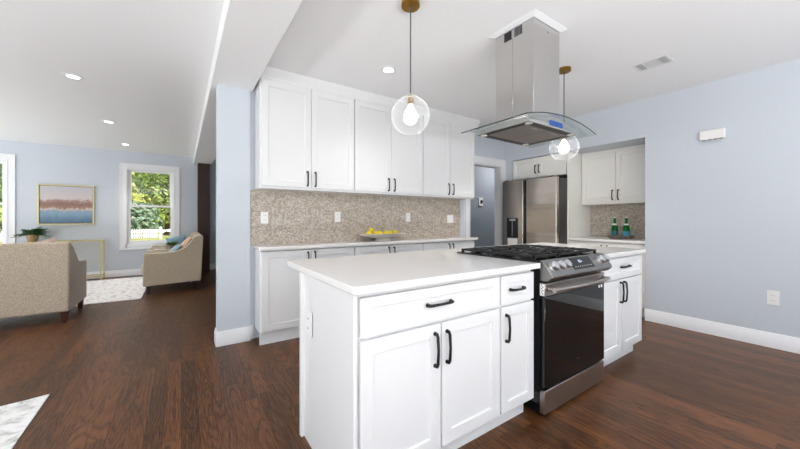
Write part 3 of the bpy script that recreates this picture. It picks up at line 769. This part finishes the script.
cabinet('niche_cabinet', 'low white cabinet with two doors above the refrigerator', (XW + .028, NY1 - .004, 1.806), w, .55, 0, .312,
        [('door', .010, w / 2 - .002, .006, .30, ('v', w / 2 - .03, .13, .115)), ('door', w / 2 + .002, w - .006, .006, .30, ('v', w / 2 + .03, .13, .115))], m='cream', rz=R90)
tag(B(XW + .004, 5.085, 2.352, 2.370, 0, 2.122).build('tall_divider', 'cream', None, (4.7, 2.36, 0), smooth=False), 'tall cream side panel between refrigerator and niche counter', 'panel')
w = 2.349 - 1.463
uc = cabinet('niche_cabinet', 'cream wall cabinet with two doors above the green bottles', (4.821, 2.349, 1.382), w, .262, 0, .742,
        [('door', .006, w / 2 - .002, .026, .70, ('v', w / 2 - .035, .118, .125)), ('door', w / 2 + .002, w - .006, .026, .70, ('v', w / 2 + .035, .118, .125))], m='cream', rz=R90)
cabinet('niche_base_cabinet', 'cream base cabinet in the wall niche under the green bottles', (4.50, 2.349, 0), w, .575, .11, .88,
        [('door', .006, w / 2 - .002, .125, .868, ('v', w / 2 - .035, .77, .125)), ('door', w / 2 + .002, w - .006, .125, .868, ('v', w / 2 + .035, .77, .125))], m='cream', toe=.06, rz=R90)
tag(B(4.455, 5.087, 1.461, 2.351, .8815, .914).build('niche_countertop', 'quartz', None, (4.77, 1.9, .88), bevel=.004), 'short white quartz counter in the wall niche', 'countertop')
tag(B(5.080, 5.0885, 1.461, 2.351, .9145, 1.3815).build('niche_backsplash', 'mosaic', None, (5.08, 1.9, .915), smooth=False), 'beige mosaic tile backsplash behind the green bottles', 'backsplash')
tag(MB().lathe([(.001, .9145), (.085, .9145), (.10, .925), (.115, .955), (.107, .955), (.092, .928), (.08, .922), (.001, .922)], 32, (4.86, 1.875, 0), sx=.85, sy=1.45).build('serving_tray', 'traywood', None, (4.86, 1.875, .9145)), 'oval weathered wood tray holding the green bottles', 'tray')
def bottle(label, x, y, lab):
    z = .9225; r = thing('glass_bottle', label, 'bottle', (x, y, z), 'green bottles on the tray')
    pr = [(.001, 0), (.036, 0), (.040, .006), (.041, .05), (.040, .105), (.034, .150), (.022, .190), (.0155, .215), (.014, .250), (.0155, .252), (.0155, .262), (.012, .264)]
    MB().lathe([(a, z + b) for a, b in pr], 26, (x, y, 0)).build('glass', 'greenglass', r)
    MB().lathe([(.0145, z + .2645), (.017, z + .264), (.017, z + .284), (.001, z + .285)], 20, (x, y, 0)).build('cap', 'silver', r)
    MB().lathe([(.0419, z + .03), (.0419, z + .092), (.0414, z + .092), (.0414, z + .03)], 28, (x, y, 0), closed=True).build('label', lab, r)
    MB().lathe([(.029, z + .170), (.0233, z + .192), (.0228, z + .192), (.0285, z + .170)], 28, (x, y, 0), closed=True).build('neck_label', 'paper', r)
    return r
bottle('green glass bottle with a dark teal label on the tray, next to the refrigerator panel', 4.90, 1.955, 'teallabel')
bottle('green glass bottle with a bright blue label on the tray', 4.87, 1.805, 'bluelabel')

# lemon dish on the wall counter
tag(MB().lathe([(.001, .915), (.105, .915), (.105, .925), (.085, .945), (.16, .957), (.25, .972), (.315, 1.000), (.31, 1.004), (.24, .985), (.15, .975), (.001, .973)], 44, (1.985, 3.26, 0), sx=1.0, sy=.42).build('oval_dish', 'stonebowl', None, (1.985, 3.26, .915)), 'wide shallow footed stone dish on the wall counter', 'dish')
LM = ['lemon at the end of the dish nearer the pale column', 'lemon lying second along the dish from the column end', 'lemon third along the dish from the column end', 'lemon in the front middle of the dish', 'lemon second from the doorway end of the dish', 'lemon at the doorway end of the dish', 'lemon resting on top of the end pair in the dish']
for k, (dx, dy, dz, a) in enumerate(((-.185, .01, .030, 20), (-.115, -.015, .026, 70), (-.04, .015, .026, 10), (.03, -.02, .026, 100), (.10, .012, .028, 40), (.17, 0, .034, 80), (-.152, .02, .062, 50))):
    q = MB().lathe([(.0005, -.046), (.006, -.042), (.014, -.036), (.026, -.022), (.031, 0), (.026, .022), (.014, .036), (.007, .041), (.0005, .044)], 18)
    o = tag(q.build('lemon', 'lemon', None, (0, 0, 0)), LM[k], 'lemon', 'lemons in the dish')
    o.location = (1.985 + dx, 3.26 + dy, .978 + dz); o.rotation_euler = (0, radians(90), radians(a))

# ================================================================ living room
tag(B(.30, .525, 8.36, 8.62, 0, 2.4195).build('wooden_post', 'darkwood', None, (.41, 8.5, 0), bevel=.004), 'dark stained wooden post under the end of the ceiling beam', 'post')
tag(B(-3.6, -.49, 6.02, 8.28, .0005, .011).build('area_rug', 'rugA', None, (-2, 7.2, 0), bevel=.003), 'faded white patterned rug between sofa and armchairs', 'rug')
r2 = MB().prism([(-.724, 3.075), (-.83, 3.052), (-1.2, 3.02), (-3.2, 2.98), (-3.2, .4), (-.66, .4), (-.69, 1.6), (-.712, 2.5), (-.72, 2.9)], 'z', .0005, .009)
tag(r2.build('area_rug', 'rugB', None, (-1.8, 1.8, 0), bevel=.002), 'white and grey rug with a pointed corner on the bare floor by the island', 'rug')

def legs(r, pts, m, h, top=.035, bot=.022):
    for x, y in pts: MB().tube([(x, y, .0005), (x, y, h)], [bot, top], 4, square=True).build('leg', m, r, smooth=False, bevel=.003)
# sofa (its back to the kitchen)
so = thing('sofa', 'oatmeal tweed sofa seen from behind', 'sofa', (-2.1, 5.5, 0))
sx0, sx1 = -3.25, -1.052
prof = [(5.181, .126), (5.93, .126), (5.93, .600), (5.905, .632), (5.57, .648), (5.52, .672), (5.44, .740), (5.30, .840), (5.20, .895), (5.181, .903)]
for a, b in ((sx0, sx0 + .13), (sx1 - .13, sx1)): MB().prism(prof, 'x', a, b).build('arm', 'tweed', so, bevel=.018, seg=3)
B(sx0 - .002, sx1 + .002, 5.108, 5.18, .125, .912).build('back', 'tweed', so, bevel=.022, seg=3)
B(sx0 + .131, sx1 - .131, 5.182, 5.90, .126, .30).build('seat_base', 'tweed', so, bevel=.01)
cw = (sx1 - sx0 - .262) / 3
for k in range(3):
    B(sx0 + .133 + k * cw, sx0 + .129 + (k + 1) * cw, 5.32, 5.95, .302, .45).build('seat_cushion', 'tweed', so, bevel=.03, seg=3)
    B(sx0 + .136 + k * cw, sx0 + .126 + (k + 1) * cw, 5.30, 5.46, .452, .865).build('back_cushion', 'tweed', so, bevel=.04, seg=3)
legs(so, [(sx1 - .045, 5.16), (sx1 - .05, 5.87), (sx0 + .05, 5.16), (sx0 + .05, 5.87)], 'legwood', .126, .045, .028)
o = tag(MB().pillow(.46, .44, .15).build('throw_pillow', 'blush', None, (0, 0, 0)), 'blush throw pillow peeking above the sofa back', 'pillow', 'throw pillows in the living room')
o.location = (-1.43, 5.60, .70); o.rotation_euler = (radians(18), radians(-14), 0)
# armchairs
def armchair(label, y0):
    y1 = y0 + .76
    r = thing('armchair', label, 'armchair', (-.08, (y0 + y1) / 2, 0), 'armchairs by the window')
    pa = [(-.492, .128), (.272, .150), (.305, .880), (.297, .902), (.205, .897), (.165, .870), (.12, .800), (.06, .728), (0, .685), (-.10, .652), (-.22, .643), (-.472, .640), (-.492, .625)]
    for a, b in ((y0, y0 + .11), (y1 - .11, y1)): MB().prism(pa, 'y', a, b).build('arm', 'tweed2', r, bevel=.015, seg=3)
    MB().prism([(.10, .15), (.27, .152), (.298, .88), (.285, .90), (.21, .895), (.165, .865)], 'y', y0 + .111, y1 - .111).build('back', 'tweed2', r, bevel=.02, seg=3)
    B(-.47, .10, y0 + .111, y1 - .111, .13, .30).build('seat_base', 'tweed2', r, bevel=.01)
    B(-.522, .11, y0 + .113, y1 - .113, .302, .455).build('seat_cushion', 'tweed2', r, bevel=.035, seg=3)
    legs(r, [(-.43, y0 + .05), (-.43, y1 - .05), (.22, y0 + .05), (.22, y1 - .05)], 'blackleg', .15, .04, .025)
    return r
ac = armchair('beige tweed armchair nearer the kitchen', 6.29)
dup(ac, (-.08, 7.47 + .38, 0), 'beige tweed armchair farther off, next to the dark post')
def pillow(label, m, loc, rot, s=.42, t=.15):
    o = tag(MB().pillow(s, s, t).build('throw_pillow', m, None, (0, 0, 0)), label, 'pillow', 'throw pillows in the living room')
    o.location = loc; o.rotation_euler = rot
pillow('slate blue throw pillow leaning on the peach one in the nearer armchair', 'blueslate', (-.12, 6.60, .61), (radians(42), 0, radians(90)), .38, .12)
pillow('peach throw pillow against the back of the nearer armchair', 'peach', (.025, 6.66, .675), (radians(31), 0, radians(90)), .45, .13)
pillow('sky blue throw pillow in the armchair farther off', 'deepblue', (-.06, 7.96, .645), (radians(-12), radians(-8), radians(24)), .38, .13)
# side table, planter, book
st = thing('side_table', 'small pale side table between the two armchairs', 'side table', (-.12, 7.26, 0))
B(-.42, .18, 7.10, 7.42, .575, .60).build('table_top', 'trim', st, bevel=.004)
for x in (-.39, .15):
    for y in (7.125, 7.395): MB().tube([(x, y, .0115 if x < -.35 else .0005), (x, y, .5745)], .014, 8).build('leg', 'trim', st)
tag(B(-.405, -.262, 7.13, 7.34, .6005, .625).build('book', 'book', None, (-.33, 7.23, .6), bevel=.002), 'white book lying on the side table beside the planter', 'book')
pl = thing('potted_plant', 'small green plant in a taupe planter on the side table', 'plant', (-.15, 7.25, .6005))
MB().lathe([(.001, .6005), (.072, .6005), (.078, .607), (.092, .70), (.086, .70), (.075, .68), (.001, .678)], 26, (-.15, 7.25, 0)).build('planter', 'greypot', pl)
def tuft(c, n, r, seed, up=.5, ll=.05):
    rnd = random.Random(seed); m = MB(); c = Vector(c)
    for k in range(n):
        a = rnd.uniform(0, 2 * pi); d = Vector((cos(a), sin(a), rnd.uniform(.1, 1.5) * up)).normalized(); L = r * rnd.uniform(.5, 1)
        p = [c + d * L * t + Vector((0, 0, -.35 * L * t * t)) for t in (0, .35, .7, 1)]
        m.tube(p, .0018, 4)
        for t in (.3, .45, .6, .75, .9, 1.0):
            q = c + d * L * t + Vector((0, 0, -.35 * L * t * t)); side = d.cross(Vector((0, 0, 1))).normalized()
            for sg in (1, -1):
                e = (side * sg + d * .5 + Vector((0, 0, rnd.uniform(-.2, .3)))).normalized() * ll * (1.15 - t * .6); w = d * ll * .22
                m.add([q, q + e * .5 + w, q + e, q + e * .5 - w], [(0, 1, 2, 3)])
    return m
tuft((-.15, 7.25, .69), 46, .15, 5, .9, .05).build('foliage', 'herb', pl, smooth=False)
# console table with fern, painting above
ct = thing('console_table', 'gold metal console table against the far pale blue wall', 'table', (-1.76, 8.44, 0))
cx0, cx1, cy0, cy1 = -2.27, -1.262, 8.29, 8.60
B(cx0, cx1, cy0, cy1, .757, .776).build('table_top', 'goldpaint', ct, bevel=.003)
for x in (cx0 + .012, cx1 - .012):
    for y in (cy0 + .012, cy1 - .012): B(x - .011, x + .011, y - .011, y + .011, .0005, .757).build('leg', 'goldpaint', ct, smooth=False)
for y in (cy0 + .012, cy1 - .012): B(cx0 + .023, cx1 - .023, y - .008, y + .008, .07, .086).build('stretcher', 'goldpaint', ct, smooth=False)
q = MB()
xm = (cx0 + cx1) / 2; y = cy0 + .012
B(xm - .006, xm + .006, y - .006, y + .006, .0865, .7565).build('center_bar', 'goldpaint', ct, smooth=False)
for sg in (-1, 1):
    for k in range(9):
        z = .10 + .085 * k; x0, x1 = xm + sg * .008, xm + sg * .47
        z1 = z + .26; 
        if z1 > .75: x1 = x0 + (x1 - x0) * (.75 - z) / .26; z1 = .75
        q.tube([(x0, y, z), (x1, y, z1)], .0035, 6)
q.build('lattice', 'goldpaint', ct, smooth=False)
fp = thing('potted_fern', 'dark green fern in a tan pot on the gold console table', 'plant', (-2.2, 8.43, .7765))
MB().lathe([(.001, .7765), (.055, .7765), (.062, .785), (.080, .875), (.082, .90), (.074, .90), (.066, .87), (.001, .868)], 26, (-2.2, 8.43, 0)).build('pot', 'pot', fp)
tuft((-2.2, 8.43, .885), 80, .28, 9, 1.1, .06).build('fronds', 'fern', fp, smooth=False)
pt = thing('framed_painting', 'abstract blue, brown and pale painting in a thin gold frame', 'painting', (-1.80, YF - .03, 1.448))
px0, px1, pz0, pz1 = -2.187, -1.427, 1.073, 1.823
q = MB(); b_ = .018; y0, y1 = YF - .045, YF - .001
q.box(px0, px1, y0, y1, pz0, pz0 + b_); q.box(px0, px1, y0, y1, pz1 - b_, pz1); q.box(px0, px0 + b_, y0, y1, pz0 + b_, pz1 - b_); q.box(px1 - b_, px1, y0, y1, pz0 + b_, pz1 - b_)
q.build('frame', 'goldpaint', pt, smooth=False)
cv = MB().box(px0 + .026, px1 - .026, YF - .034, YF - .006, pz0 + .026, pz1 - .026)
cv.build('canvas', 'painting', pt, smooth=False)
B(px0 + b_, px1 - b_, YF - .0055, YF - .002, pz0 + b_, pz1 - b_).build('backing', 'dark', pt, smooth=False)
